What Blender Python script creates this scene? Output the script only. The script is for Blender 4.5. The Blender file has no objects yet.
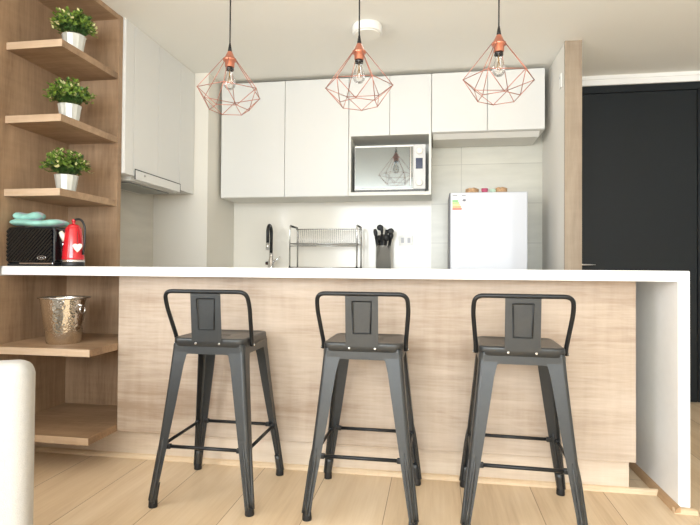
import bpy, bmesh, math, random
from mathutils import Vector, Matrix, Euler
R = math.radians
PI = math.pi
S = bpy.context.scene
C = S.collection

# ------------------------------------------------------------------ camera, world, light, exposure
cam_d = bpy.data.cameras.new('camera'); cam = bpy.data.objects.new('camera', cam_d); C.objects.link(cam)
cam_d.sensor_width = 36; cam_d.lens = 27.05; cam_d.clip_start = .02; cam_d.shift_y = -.0037
cam.matrix_world = (Matrix.Translation((0, 0, .9235)) @ Matrix.Rotation(R(9.2), 4, 'Z') @
                    Matrix.Rotation(R(90.85), 4, 'X') @ Matrix.Rotation(R(.41), 4, 'Z'))
S.camera = cam
w = bpy.data.worlds.new('world'); S.world = w; w.use_nodes = True
bg = w.node_tree.nodes['Background']; bg.inputs[0].default_value = (.80, .90, 1, 1); bg.inputs[1].default_value = 1.0

def area(name, loc, rot, sx, sy, power, col):
    l = bpy.data.lights.new(name, 'AREA'); l.shape = 'RECTANGLE'; l.size = sx; l.size_y = sy
    l.energy = power; l.color = col
    o = bpy.data.objects.new(name, l); C.objects.link(o); o.location = loc; o.rotation_euler = rot
    return o
# daylight entering through the big window behind the camera and through the balcony window on the left
area('window_daylight', (-.30, -2.52, 1.53), (R(98), 0, 0), 3.3, 1.4, 130, (.90, .96, 1))
area('balcony_daylight', (-2.90, -.85, 1.35), (0, R(-90), 0), 1.7, 2.2, 75, (.95, .97, 1))
S.view_settings.view_transform = 'Standard'; S.view_settings.look = 'None'
S.view_settings.gamma = 1; S.view_settings.use_curve_mapping = False
S.view_settings.exposure = .48
S.cycles.use_denoising = True
S.cycles.max_bounces = 10; S.cycles.diffuse_bounces = 6; S.cycles.sample_clamp_indirect = 6
S.cycles.transparent_max_bounces = 16

# ------------------------------------------------------------------ materials
def lin(c):
    return tuple((x/255/12.92 if x/255 <= .04045 else ((x/255+.055)/1.055)**2.4) for x in c) + (1,)

def mat(name, col, rough=.5, metal=0, spec=.5, noise=0, nscale=20, bump=0, bscale=60, coat=0):
    m = bpy.data.materials.new(name); m.use_nodes = True
    nt = m.node_tree; N = nt.nodes; L = nt.links; b = N['Principled BSDF']
    c = lin(col)
    b.inputs['Base Color'].default_value = c
    b.inputs['Roughness'].default_value = rough; b.inputs['Metallic'].default_value = metal
    b.inputs['Specular IOR Level'].default_value = spec
    b.inputs['Coat Weight'].default_value = coat
    b.inputs['Coat Roughness'].default_value = .05
    tc = N.new('ShaderNodeTexCoord')
    if noise:
        n = N.new('ShaderNodeTexNoise'); n.inputs['Scale'].default_value = nscale; n.inputs['Detail'].default_value = 4
        L.new(tc.outputs['Object'], n.inputs['Vector'])
        r = N.new('ShaderNodeValToRGB')
        r.color_ramp.elements[0].position = .3; r.color_ramp.elements[1].position = .7
        r.color_ramp.elements[0].color = tuple(x*(1-noise) for x in c[:3]) + (1,)
        r.color_ramp.elements[1].color = tuple(min(1, x*(1+noise)) for x in c[:3]) + (1,)
        L.new(n.outputs['Fac'], r.inputs['Fac']); L.new(r.outputs['Color'], b.inputs['Base Color'])
    if bump:
        n2 = N.new('ShaderNodeTexNoise'); n2.inputs['Scale'].default_value = bscale; n2.inputs['Detail'].default_value = 3
        L.new(tc.outputs['Object'], n2.inputs['Vector'])
        bp = N.new('ShaderNodeBump'); bp.inputs['Strength'].default_value = bump; bp.inputs['Distance'].default_value = .002
        L.new(n2.outputs['Fac'], bp.inputs['Height']); L.new(bp.outputs['Normal'], b.inputs['Normal'])
    return m

def wood(name, dark, mid, light, axis, rough=.5, fine=1.0):
    """laminate with grain running along the axis (0 x, 1 y, 2 z)"""
    m = bpy.data.materials.new(name); m.use_nodes = True
    nt = m.node_tree; N = nt.nodes; L = nt.links; b = N['Principled BSDF']
    tc = N.new('ShaderNodeTexCoord')
    def noise(along, across, detail, rgh=.6, dist=0):
        mp = N.new('ShaderNodeMapping'); sc = [across]*3; sc[axis] = along
        mp.inputs['Scale'].default_value = sc
        L.new(tc.outputs['Object'], mp.inputs['Vector'])
        n = N.new('ShaderNodeTexNoise'); n.inputs['Scale'].default_value = 1
        n.inputs['Detail'].default_value = detail; n.inputs['Roughness'].default_value = rgh
        n.inputs['Distortion'].default_value = dist
        L.new(mp.outputs['Vector'], n.inputs['Vector'])
        return n.outputs['Fac']
    a = noise(1.3, 9*fine, 5, .6, .6); f = noise(5, 90*fine, 4, .7); big = noise(.9, 2.2, 2, .5, .4)
    cr = noise(30, 3.0, 3, .6)
    def mix(x, y, t):
        n = N.new('ShaderNodeMix'); n.data_type = 'FLOAT'; n.inputs['Factor'].default_value = t
        L.new(x, n.inputs[2]); L.new(y, n.inputs[3]); return n.outputs[0]
    v = mix(mix(mix(a, f, .35), big, .3), cr, .10)
    r = N.new('ShaderNodeValToRGB'); e = r.color_ramp.elements
    e[0].position = .385; e[0].color = lin(dark); e[1].position = .60; e[1].color = lin(light)
    k = e.new(.49); k.color = lin(mid)
    L.new(v, r.inputs['Fac']); L.new(r.outputs['Color'], b.inputs['Base Color'])
    b.inputs['Roughness'].default_value = rough; b.inputs['Specular IOR Level'].default_value = .35
    bp = N.new('ShaderNodeBump'); bp.inputs['Strength'].default_value = .12; bp.inputs['Distance'].default_value = .002
    L.new(f, bp.inputs['Height']); L.new(bp.outputs['Normal'], b.inputs['Normal'])
    return m

def planks(name):
    m = bpy.data.materials.new(name); m.use_nodes = True
    nt = m.node_tree; N = nt.nodes; L = nt.links; b = N['Principled BSDF']
    tc = N.new('ShaderNodeTexCoord'); sp = N.new('ShaderNodeSeparateXYZ'); L.new(tc.outputs['Object'], sp.inputs[0])
    ax = N.new('ShaderNodeMath'); ax.operation = 'ADD'; ax.inputs[1].default_value = -.108 + .292*20
    L.new(sp.outputs['X'], ax.inputs[0])
    ay = N.new('ShaderNodeMath'); ay.operation = 'ADD'; ay.inputs[1].default_value = 20.0
    L.new(sp.outputs['Y'], ay.inputs[0])
    cb = N.new('ShaderNodeCombineXYZ'); L.new(ay.outputs[0], cb.inputs['X']); L.new(ax.outputs[0], cb.inputs['Y'])
    br = N.new('ShaderNodeTexBrick'); L.new(cb.outputs[0], br.inputs['Vector'])
    br.inputs['Scale'].default_value = 1; br.inputs['Brick Width'].default_value = 3.0; br.inputs['Row Height'].default_value = .292
    br.inputs['Mortar Size'].default_value = .0016; br.inputs['Mortar Smooth'].default_value = .1; br.inputs['Bias'].default_value = 0
    br.inputs['Color1'].default_value = (.40, .40, .40, 1); br.inputs['Color2'].default_value = (.62, .62, .62, 1)
    br.inputs['Mortar'].default_value = (.5, .5, .5, 1)
    br.offset = .5
    def noise(sx, sy, det, rgh=.6, dist=0, ofs=None):
        mp = N.new('ShaderNodeMapping'); mp.inputs['Scale'].default_value = (sx, sy, 1)
        L.new(tc.outputs['Object'], mp.inputs['Vector'])
        vec = mp.outputs['Vector']
        ad = N.new('ShaderNodeVectorMath'); ad.operation = 'ADD'
        L.new(vec, ad.inputs[0])
        sc = N.new('ShaderNodeVectorMath'); sc.operation = 'SCALE'; sc.inputs['Scale'].default_value = 37
        L.new(br.outputs['Color'], sc.inputs[0]); L.new(sc.outputs[0], ad.inputs[1])
        n = N.new('ShaderNodeTexNoise'); n.inputs['Scale'].default_value = 1; n.inputs['Detail'].default_value = det
        n.inputs['Roughness'].default_value = rgh; n.inputs['Distortion'].default_value = dist
        L.new(ad.outputs[0], n.inputs['Vector']); return n.outputs['Fac']
    a = noise(11, 1.1, 5, .6, .8); f = noise(95, 4, 3, .6); big = noise(3, 1.2, 2)
    def mix(x, y, t):
        n = N.new('ShaderNodeMix'); n.data_type = 'FLOAT'; n.inputs['Factor'].default_value = t
        L.new(x, n.inputs[2]); L.new(y, n.inputs[3]); return n.outputs[0]
    v = mix(mix(mix(a, f, .3), big, .35), br.outputs['Color'], .3)
    r = N.new('ShaderNodeValToRGB'); e = r.color_ramp.elements
    e[0].position = .37; e[0].color = lin(FLOOR_C[0]); e[1].position = .62; e[1].color = lin(FLOOR_C[2])
    k = e.new(.49); k.color = lin(FLOOR_C[1])
    L.new(v, r.inputs['Fac'])
    mx = N.new('ShaderNodeMix'); mx.data_type = 'RGBA'
    L.new(br.outputs['Fac'], mx.inputs['Factor']); L.new(r.outputs['Color'], mx.inputs[6]); mx.inputs[7].default_value = lin((150, 124, 98))
    L.new(mx.outputs[2], b.inputs['Base Color'])
    b.inputs['Roughness'].default_value = .42; b.inputs['Specular IOR Level'].default_value = .4
    return m

def tiles(name, axes, bw, bh, off, col, grout, rough=.25, spec=.5):
    m = bpy.data.materials.new(name); m.use_nodes = True
    nt = m.node_tree; N = nt.nodes; L = nt.links; b = N['Principled BSDF']
    tc = N.new('ShaderNodeTexCoord'); sp = N.new('ShaderNodeSeparateXYZ'); L.new(tc.outputs['Object'], sp.inputs[0])
    cb = N.new('ShaderNodeCombineXYZ')
    for i, (a, o) in enumerate(zip(axes, off)):
        t = N.new('ShaderNodeMath'); t.operation = 'ADD'; t.inputs[1].default_value = o
        L.new(sp.outputs[a], t.inputs[0]); L.new(t.outputs[0], cb.inputs[i])
    br = N.new('ShaderNodeTexBrick'); L.new(cb.outputs[0], br.inputs['Vector'])
    br.inputs['Scale'].default_value = 1; br.inputs['Brick Width'].default_value = bw; br.inputs['Row Height'].default_value = bh
    br.inputs['Mortar Size'].default_value = .0022; br.inputs['Mortar Smooth'].default_value = .1; br.offset = 0
    c = lin(col)
    br.inputs['Color1'].default_value = c; br.inputs['Color2'].default_value = tuple(x*.96 for x in c[:3]) + (1,)
    br.inputs['Mortar'].default_value = lin(grout)
    n = N.new('ShaderNodeTexNoise'); n.inputs['Scale'].default_value = 5; n.inputs['Detail'].default_value = 6
    mp = N.new('ShaderNodeMapping'); mp.inputs['Scale'].default_value = (.6, .6, 3)
    L.new(tc.outputs['Object'], mp.inputs[0]); L.new(mp.outputs[0], n.inputs['Vector'])
    r = N.new('ShaderNodeValToRGB'); r.color_ramp.elements[0].color = (.9, .9, .9, 1); r.color_ramp.elements[0].position = .35
    r.color_ramp.elements[1].position = .65
    L.new(n.outputs['Fac'], r.inputs[0])
    mx = N.new('ShaderNodeMix'); mx.data_type = 'RGBA'; mx.blend_type = 'MULTIPLY'; mx.inputs['Factor'].default_value = 1
    L.new(br.outputs['Color'], mx.inputs[6]); L.new(r.outputs['Color'], mx.inputs[7]); L.new(mx.outputs[2], b.inputs['Base Color'])
    b.inputs['Roughness'].default_value = rough; b.inputs['Specular IOR Level'].default_value = spec
    return m

def glass(name, tint=(1, 1, 1), amount=.10):
    m = bpy.data.materials.new(name); m.use_nodes = True
    nt = m.node_tree; N = nt.nodes; L = nt.links; N.remove(N['Principled BSDF'])
    t = N.new('ShaderNodeBsdfTransparent'); t.inputs[0].default_value = tint + (1,)
    g = N.new('ShaderNodeBsdfGlossy'); g.inputs['Roughness'].default_value = .03
    fr = N.new('ShaderNodeLayerWeight'); fr.inputs[0].default_value = .35
    mp = N.new('ShaderNodeMath'); mp.operation = 'MULTIPLY_ADD'; mp.inputs[1].default_value = .6; mp.inputs[2].default_value = amount
    L.new(fr.outputs['Fresnel'], mp.inputs[0])
    mx = N.new('ShaderNodeMixShader'); L.new(mp.outputs[0], mx.inputs[0]); L.new(t.outputs[0], mx.inputs[1]); L.new(g.outputs[0], mx.inputs[2])
    L.new(mx.outputs[0], N['Material Output'].inputs[0])
    return m

FLOOR_C = ((188, 160, 126), (213, 189, 157), (228, 208, 180))
M = {}
M['ceiling'] = mat('ceiling_paint', (238, 237, 231), .9)
M['wall'] = mat('wall_paint', (230, 227, 220), .85)
M['floor'] = planks('oak_plank_floor')
M['oak_x'] = wood('washed_oak_laminate', (156, 136, 117), (180, 163, 146), (196, 181, 165), 0)
M['oak_z'] = wood('oak_laminate_upright', (128, 102, 78), (156, 129, 102), (178, 149, 120), 2, fine=.8)
M['oak_y'] = wood('oak_laminate_shelf', (128, 102, 78), (156, 129, 102), (178, 149, 120), 0, fine=.8)
M['oak_edge'] = wood('oak_shelf_edge', (178, 152, 126), (192, 168, 142), (204, 182, 158), 0)
M['oak_col'] = wood('oak_column_face', (136, 120, 102), (154, 138, 119), (168, 152, 133), 2)
M['birch'] = wood('pale_birch_plinth', (190, 171, 150), (206, 190, 171), (216, 203, 187), 0)
M['trim'] = wood('wood_quarter_round', (196, 166, 132), (214, 190, 158), (226, 206, 178), 0)
M['trim_y'] = wood('wood_quarter_round_deep', (158, 124, 90), (178, 146, 112), (194, 164, 130), 1)
M['quartz'] = mat('white_quartz', (238, 238, 237), .3, noise=.015, nscale=30)
M['cab'] = mat('white_gloss_front', (218, 218, 215), .42, spec=.25)
M['carcass'] = mat('white_melamine', (222, 220, 213), .5)
M['wall_tile'] = tiles('stone_wall_tile', (0, 2), .60, .295, (7.009, -1.115+2.95), (212, 210, 198), (182, 180, 170))
M['duct'] = mat('duct_paint', (222, 218, 208), .55)
M['splash'] = mat('gloss_backsplash', (226, 222, 212), .12, noise=.03, nscale=2.5)
M['splash_l'] = tiles('side_backsplash_tile', (1, 2), .60, .60, (7.2, 1.5), (212, 208, 197), (192, 188, 178), .2)
M['black_door'] = mat('charcoal_door_paint', (21, 27, 31), .5, spec=.3)
M['white_trim'] = mat('white_gloss_trim', (240, 240, 238), .4)
M['gunmetal'] = mat('gunmetal_powder_coat', (66, 68, 69), .34, metal=.5, spec=.5, noise=.05, nscale=60)
M['gun_dark'] = mat('dark_gunmetal_tube', (38, 40, 42), .35, metal=.5)
M['rubber'] = mat('black_rubber', (22, 22, 23), .6)
M['steel_bolt'] = mat('bright_bolt', (214, 214, 212), .25, metal=1)
M['copper'] = mat('brushed_copper', (214, 142, 118), .32, metal=.75)
M['copper_wire'] = mat('copper_wire', (188, 130, 114), .35, metal=.6)
M['cord'] = mat('black_cord', (24, 24, 26), .6)
M['brass'] = mat('filament_brass', (190, 150, 90), .4, metal=.8)
M['glass'] = glass('clear_bulb_glass')
M['pane'] = glass('window_glass', amount=.02)
M['plastic_w'] = mat('white_plastic', (236, 236, 232), .35)
M['steel'] = mat('stainless_steel', (196, 196, 194), .25, metal=1)
M['chrome'] = mat('polished_chrome', (215, 215, 217), .1, metal=1)
M['wire'] = mat('chromed_wire', (196, 196, 194), .25, metal=.9)
M['black_pl'] = mat('black_plastic', (26, 27, 29), .4)
M['toaster_shell'] = mat('embossed_black_shell', (44, 46, 49), .2, metal=.7, coat=.4)
M['black_gl'] = mat('black_gloss', (18, 19, 21), .12, coat=.5)
M['red'] = mat('red_enamel', (196, 22, 36), .18, coat=.6)
M['pot'] = mat('zinc_white_pot', (206, 208, 202), .35, metal=.25, noise=.05, nscale=40)
M['leaf'] = mat('dark_leaf', (58, 92, 40), .5, noise=.35, nscale=60)
M['leaf2'] = mat('bright_leaf', (112, 140, 56), .5, noise=.3, nscale=70)
M['leaf3'] = mat('cream_leaf_tip', (222, 220, 160), .5)
M['stem'] = mat('green_stem', (84, 104, 54), .6)
M['soil'] = mat('moss_soil', (62, 58, 38), .9, bump=.5)
M['mirror'] = mat('mirrored_door_glass', (140, 147, 149), .04, metal=.85)
M['display'] = mat('dark_blue_display', (52, 60, 84), .2)
M['niche'] = mat('niche_interior', (216, 216, 210), .5)
M['fridge'] = mat('fridge_white_enamel', (200, 203, 210), .35, metal=0, coat=.3)
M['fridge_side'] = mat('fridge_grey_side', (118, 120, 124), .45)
M['teal'] = mat('aqua_cotton', (150, 204, 194), .8, noise=.18, nscale=24, bump=.4, bscale=200)
M['teal2'] = mat('grey_cotton_stripe', (176, 188, 196), .8, noise=.1, nscale=30)
M['uphol'] = mat('off_white_bouclé', (180, 179, 176), .9, noise=.03, nscale=80, bump=.5, bscale=350)
M['tan'] = mat('woven_tan_rattan', (206, 168, 128), .7, noise=.25, nscale=120, bump=.5, bscale=150)
M['pink'] = mat('pink_ceramic', (198, 84, 118), .4)
M['mint'] = mat('mint_ceramic', (196, 224, 204), .4)
M['lamp_white'] = mat('lamp_diffuser', (240, 238, 230), .4)
M['panel_w'] = mat('pale_panel_plastic', (205, 205, 204), .4)
M['cream'] = mat('cream_ceramic', (238, 232, 218), .35)
M['label'] = mat('label_paper', (240, 240, 242), .5)
for k, c in dict(g=(120, 190, 110), lg=(176, 214, 120), y=(242, 232, 140), o=(244, 178, 110), r=(236, 118, 92), ink=(120, 122, 132), pinkink=(226, 170, 186), greyink=(190, 192, 198)).items():
    M['ink_'+k] = mat('ink_'+k, c, .6)
M['filter'] = mat('brushed_filter_metal', (150, 152, 150), .35, metal=.8)

def hammered():
    m = mat('hammered_champagne_metal', (226, 222, 214), .16, metal=1)
    N = m.node_tree.nodes; L = m.node_tree.links; b = N['Principled BSDF']
    tc = N.new('ShaderNodeTexCoord'); v = N.new('ShaderNodeTexVoronoi'); v.inputs['Scale'].default_value = 105
    v.feature = 'SMOOTH_F1'
    L.new(tc.outputs['Object'], v.inputs['Vector']); bp = N.new('ShaderNodeBump'); bp.inputs['Strength'].default_value = .6; bp.inputs['Distance'].default_value = .003
    L.new(v.outputs['Distance'], bp.inputs['Height']); L.new(bp.outputs['Normal'], b.inputs['Normal'])
    return m
M['hammered'] = hammered()

def perforated():
    m = mat('perforated_steel', (196, 196, 194), .25, metal=1)
    N = m.node_tree.nodes; L = m.node_tree.links; b = N['Principled BSDF']
    uv = N.new('ShaderNodeTexCoord'); sp = N.new('ShaderNodeSeparateXYZ'); L.new(uv.outputs['Object'], sp.inputs[0])
    at = N.new('ShaderNodeMath'); at.operation = 'ARCTAN2'; L.new(sp.outputs['Y'], at.inputs[0]); L.new(sp.outputs['X'], at.inputs[1])
    def cell(src, mul):
        a = N.new('ShaderNodeMath'); a.operation = 'MULTIPLY'; a.inputs[1].default_value = mul; L.new(src, a.inputs[0])
        f = N.new('ShaderNodeMath'); f.operation = 'SINE'; L.new(a.outputs[0], f.inputs[0]); return f.outputs[0]
    p = N.new('ShaderNodeMath'); p.operation = 'MULTIPLY'; L.new(cell(at.outputs[0], 24), p.inputs[0]); L.new(cell(sp.outputs['Z'], 2*PI/.012), p.inputs[1])
    g = N.new('ShaderNodeMath'); g.operation = 'GREATER_THAN'; g.inputs[1].default_value = .25; L.new(p.outputs[0], g.inputs[0])
    mx = N.new('ShaderNodeMix'); mx.data_type = 'RGBA'; L.new(g.outputs[0], mx.inputs['Factor'])
    mx.inputs[6].default_value = lin((200, 200, 198)); mx.inputs[7].default_value = lin((20, 20, 20))
    L.new(mx.outputs[2], b.inputs['Base Color'])
    return m
M['perf'] = perforated()

# ------------------------------------------------------------------ mesh helpers
def add_box(bm, x0, x1, y0, y1, z0, z1, bev=0, seg=2, mi=0):
    vs = [bm.verts.new(p) for p in ((x0,y0,z0),(x1,y0,z0),(x1,y1,z0),(x0,y1,z0),(x0,y0,z1),(x1,y0,z1),(x1,y1,z1),(x0,y1,z1))]
    fs = [bm.faces.new([vs[i] for i in q]) for q in ((0,3,2,1),(4,5,6,7),(0,1,5,4),(1,2,6,5),(2,3,7,6),(3,0,4,7))]
    for f in fs: f.material_index = mi
    if bev:
        es = list({e for f in fs for e in f.edges})
        bmesh.ops.bevel(bm, geom=es, offset=bev, segments=seg, affect='EDGES', profile=.5)
    return vs

def box(x0, x1, y0, y1, z0, z1, bev=0, seg=2):
    bm = bmesh.new(); add_box(bm, x0, x1, y0, y1, z0, z1, bev, seg); return bm

def add_lathe(bm, prof, n=32, cx=0, cy=0, caps=(True, True), flute=0, nf=10, mi=0):
    rings = []
    for r, z in prof:
        ring = []
        for i in range(n):
            a = 2*PI*i/n; rr = r
            ring.append(bm.verts.new((cx+rr*math.cos(a), cy+rr*math.sin(a), z)))
        rings.append(ring)
    for a, b in zip(rings, rings[1:]):
        for i in range(n):
            j = (i+1) % n
            f = bm.faces.new((a[i], a[j], b[j], b[i])); f.smooth = flute == 0; f.material_index = mi
    if caps[0]: bm.faces.new(list(reversed(rings[0]))).material_index = mi
    if caps[1]: bm.faces.new(rings[-1]).material_index = mi

def add_tube(bm, pts, r, n=10, closed=False, mi=0, caps=True):
    pts = [Vector(p) for p in pts]; k = len(pts)
    rs = r if isinstance(r, (list, tuple)) else [r]*k
    rings = []; up = None
    for i, p in enumerate(pts):
        if closed: t = pts[(i+1) % k] - pts[i-1]
        else: t = pts[min(i+1, k-1)] - pts[max(i-1, 0)]
        t.normalize()
        if up is None:
            up = Vector((0, 0, 1)) if abs(t.z) < .9 else Vector((1, 0, 0))
        s = t.cross(up)
        if s.length < 1e-5: s = t.cross(Vector((0, 1, 0)))
        s.normalize(); up2 = s.cross(t).normalized(); up = up2
        rings.append([bm.verts.new(p + rs[i]*(math.cos(2*PI*j/n)*s + math.sin(2*PI*j/n)*up2)) for j in range(n)])
    m = k if closed else k-1
    for i in range(m):
        a, b = rings[i], rings[(i+1) % k]
        for j in range(n):
            q = (j+1) % n
            f = bm.faces.new((a[j], a[q], b[q], b[j])); f.smooth = True; f.material_index = mi
    if not closed and caps:
        bm.faces.new(list(reversed(rings[0]))).material_index = mi; bm.faces.new(rings[-1]).material_index = mi

def fillet(pts, rad, seg=6):
    """round the inner corners of a polyline"""
    P = [Vector(p) for p in pts]; out = [P[0]]
    for a, b, c in zip(P, P[1:], P[2:]):
        u = (a-b); v = (c-b); d = min(rad, u.length*.49, v.length*.49)
        p0 = b + u.normalized()*d; p1 = b + v.normalized()*d
        for i in range(seg+1):
            t = i/seg
            out.append((1-t)**2*p0 + 2*t*(1-t)*b + t*t*p1)
    out.append(P[-1]); return out

def add_prism(bm, poly, y0, y1, axis='y', mi=0):
    """poly of (a,b) extruded along axis"""
    def P(a, b, t): return {'y': (a, t, b), 'x': (t, a, b), 'z': (a, b, t)}[axis]
    A = [bm.verts.new(P(a, b, y0)) for a, b in poly]; B = [bm.verts.new(P(a, b, y1)) for a, b in poly]
    fs = [bm.faces.new(A), bm.faces.new(list(reversed(B)))]
    n = len(poly)
    for i in range(n):
        j = (i+1) % n; fs.append(bm.faces.new((A[j], A[i], B[i], B[j])))
    for f in fs: f.material_index = mi
    return fs

def obj(name, bm, m, parent=None, smooth=False, loc=None):
    bmesh.ops.recalc_face_normals(bm, faces=bm.faces)
    me = bpy.data.meshes.new(name); bm.to_mesh(me); bm.free()
    for x in (m if isinstance(m, (list, tuple)) else [m]): me.materials.append(x if not isinstance(x, str) else M[x])
    if smooth:
        for p in me.polygons: p.use_smooth = True
    o = bpy.data.objects.new(name, me); C.objects.link(o)
    if parent: o.parent = parent
    if loc: o.location = loc
    return o

def tag(o, label=None, cat=None, group=None, kind=None):
    if label: o['label'] = label
    if cat: o['category'] = cat
    if group: o['group'] = group
    if kind: o['kind'] = kind
    return o

def thing(name, label, cat, loc=(0, 0, 0), rz=0, group=None):
    o = bpy.data.objects.new(name, None); C.objects.link(o); o.empty_display_size = .1
    o.location = loc; o.rotation_euler = (0, 0, rz)
    return tag(o, label, cat, group)

def struct(name, bm, m, parent=None):
    o = obj(name, bm, m, parent)
    if not parent: o['kind'] = 'structure'
    return o

def dup(root, loc, rz=None, label=None):
    def cp(o, parent):
        c = o.copy(); C.objects.link(c); c.parent = parent
        for ch in list(o.children): cp(ch, c)
        return c
    r = cp(root, None); r.location = loc
    if rz is not None: r.rotation_euler = (0, 0, rz)
    if label: r['label'] = label
    return r

# ------------------------------------------------------------------ the room
CEIL = 2.31; XL = -2.05; YB = 4.04; XR = 2.6; YF = -2.6
struct('floor', box(-3.1, XR+.1, YF-.1, YB+.12, -.1, 0), 'floor')
struct('ceiling', box(-3.1, XR+.1, YF-.1, YB+.12, CEIL, CEIL+.1), 'ceiling')
bm = bmesh.new(); add_box(bm, XL-.12, XL, 1.3, YB, 0, CEIL)
struct('wall_left', bm, 'wall')
struct('wall_left_return', box(-3.0, XL-.12, 1.3, 1.42, 0, CEIL), 'wall')
# living room side wall with balcony window
bm = bmesh.new()
add_box(bm, -3.1, -3.0, YF, -2.0, 0, CEIL); add_box(bm, -3.1, -3.0, .35, 1.42, 0, CEIL)
add_box(bm, -3.1, -3.0, -2.0, .35, 2.25, CEIL); add_box(bm, -3.1, -3.0, -2.0, .35, 0, .12)
struct('wall_living_left', bm, 'wall')
struct('wall_back', box(-2.17, XR, YB, YB+.12, 0, CEIL), 'wall')
struct('wall_right', box(XR, XR+.1, YF, YB+.12, 0, CEIL), 'wall')
bm = bmesh.new()
add_box(bm, -3.1, -2.05, YF-.1, YF, 0, CEIL); add_box(bm, 1.45, XR, YF-.1, YF, 0, CEIL)
add_box(bm, -2.05, 1.45, YF-.1, YF, 0, .75); add_box(bm, -2.05, 1.45, YF-.1, YF, 2.28, CEIL)
struct('wall_front', bm, 'wall')
def window(name, a0, a1, z0, z1, yz, axis):
    bm = bmesh.new(); t = .05
    def B(p0, p1, q0, q1):
        if axis == 'x': add_box(bm, p0, p1, yz, yz+.05, q0, q1)
        else: add_box(bm, yz, yz+.05, p0, p1, q0, q1)
    B(a0, a1, z0, z0+t); B(a0, a1, z1-t, z1); B(a0, a0+t, z0+t, z1-t); B(a1-t, a1, z0+t, z1-t)
    c = (a0+a1)/2; B(c-t/2, c+t/2, z0+t, z1-t)
    f = struct(name, bm, 'white_trim')
    if axis == 'x': g = box(a0+t, a1-t, yz+.02, yz+.026, z0+t, z1-t)
    else: g = box(yz+.02, yz+.026, a0+t, a1-t, z0+t, z1-t)
    obj('window_glass', g, 'pane', f)
window('window_1', -2.05, 1.45, .75, 2.28, YF-.08, 'x')
window('window_2', -2.0, .35, .12, 2.25, -3.08, 'y')

# duct in the kitchen corner
struct('wall_duct', box(XL, -1.602, 3.525, YB, 0, CEIL), 'duct')
# partition between kitchen and hallway with oak-clad end
PX0, PX1, PY = .774, .868, 3.34
struct('wall_partition', box(PX0, PX1, PY+.02, YB, 0, CEIL), 'wall')
struct('trim_partition_end', box(PX0-.002, PX1+.002, PY, PY+.02, 0, CEIL), 'oak_col')
# tile field and glossy backsplash on the back wall
struct('wall_back_tiles', box(-.03, PX0, YB-.008, YB, .9, CEIL), 'wall_tile')
struct('wall_back_backsplash', box(-1.602, -.03, YB-.012, YB, .9, 1.47), 'splash')
struct('wall_left_backsplash', box(XL, XL+.035, 2.70, 3.525, .9, 1.50), 'splash_l')
# hallway door and cornice
struct('trim_cornice', box(PX1, XR, YB-.05, YB, 2.245, CEIL), 'white_trim')
struct('trim_cornice_step', box(PX1, XR, YB-.062, YB-.05, 2.285, CEIL), 'white_trim')
bm = bmesh.new()
add_box(bm, PX1, PX1+.10, YB-.035, YB, 0, 2.245); add_box(bm, PX1+.10, XR, YB-.035, YB, 2.194, 2.245)
struct('trim_door_frame', bm, 'black_door')
d = struct('door_1', box(PX1+.104, 1.805, YB-.028, YB, .005, 2.19), 'black_door')
bm = bmesh.new(); add_tube(bm, [(.985, YB-.035, .957), (.985, YB-.085, .957)], .009)
add_tube(bm, fillet([(.985, YB-.08, .957), (1.0, YB-.085, .957), (1.12, YB-.085, .957)], .01), .0075)
hd = obj('door_handle', bm, 'chrome', d)
bm = bmesh.new(); add_lathe(bm, [(.026, 0), (.026, .008)], 24)
bm.transform(Matrix.Translation((.985, YB-.028, .957)) @ Matrix.Rotation(R(90), 4, 'X')); obj('handle_rose', bm, 'chrome', d)
d2 = struct('door_2', box(1.813, XR-.02, YB-.028, YB, .005, 2.19), 'black_door')

# ------------------------------------------------------------------ island
isl = thing('kitchen_island', 'long washed oak island cabinet behind the three bar stools, under the white worktop', 'cabinet', (0, 0, 0))
IY = 2.32
obj('front_panel', box(-1.50, .814, IY, IY+.02, .135, .8785, .001, 1), 'oak_x', isl)
obj('carcass', box(-1.50, .812, IY+.02, 2.85, .135, .8785), 'carcass', isl)
obj('plinth', box(XL+.02, .80, IY+.04, IY+.06, 0, .135), 'birch', isl)
obj('rear_plinth', box(-1.45, .80, 2.78, 2.80, 0, .135), 'birch', isl)
bm = bmesh.new(); add_prism(bm, [(IY+.04, 0), (IY+.04, .02), (IY+.030, .017), (IY+.022, .008), (IY+.02, 0)], XL+.02, .92, 'x')
struct('baseboard_island', bm, 'trim')
WY0, WY1, WX1, TOP = 2.20, 2.90, .964, .92
ctr = thing('waterfall_worktop', 'white stone worktop along the island with a waterfall side reaching the floor', 'worktop')
bm = bmesh.new(); add_prism(bm, [(XL+.02, TOP-.041), (.922, TOP-.041), (.922, .018), (WX1, .018), (WX1, TOP-.003), (WX1-.003, TOP), (XL+.02, TOP)], WY0, 2.635)
obj('waterfall_slab', bm, 'quartz', ctr)
bm = bmesh.new(); add_prism(bm, [(-1.66, TOP-.041), (.922, TOP-.041), (.922, .018), (WX1, .018), (WX1, TOP-.003), (WX1-.003, TOP), (-1.66, TOP)], 2.635, WY1)
obj('kitchen_side_slab', bm, 'quartz', ctr)
bm = bmesh.new()
add_prism(bm, [(.900, 0), (.922, 0), (.922, .026), (.912, .022), (.903, .010)], WY0-.02, WY1, 'y')
struct('baseboard_waterfall', bm, 'trim_y')
bm = bmesh.new()
add_prism(bm, [(WY0, 0), (WY0, .016), (WY0-.014, .012), (WY0-.022, 0)], .900, WX1+.02, 'x')
struct('baseboard_waterfall_front', bm, 'trim')

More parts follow.
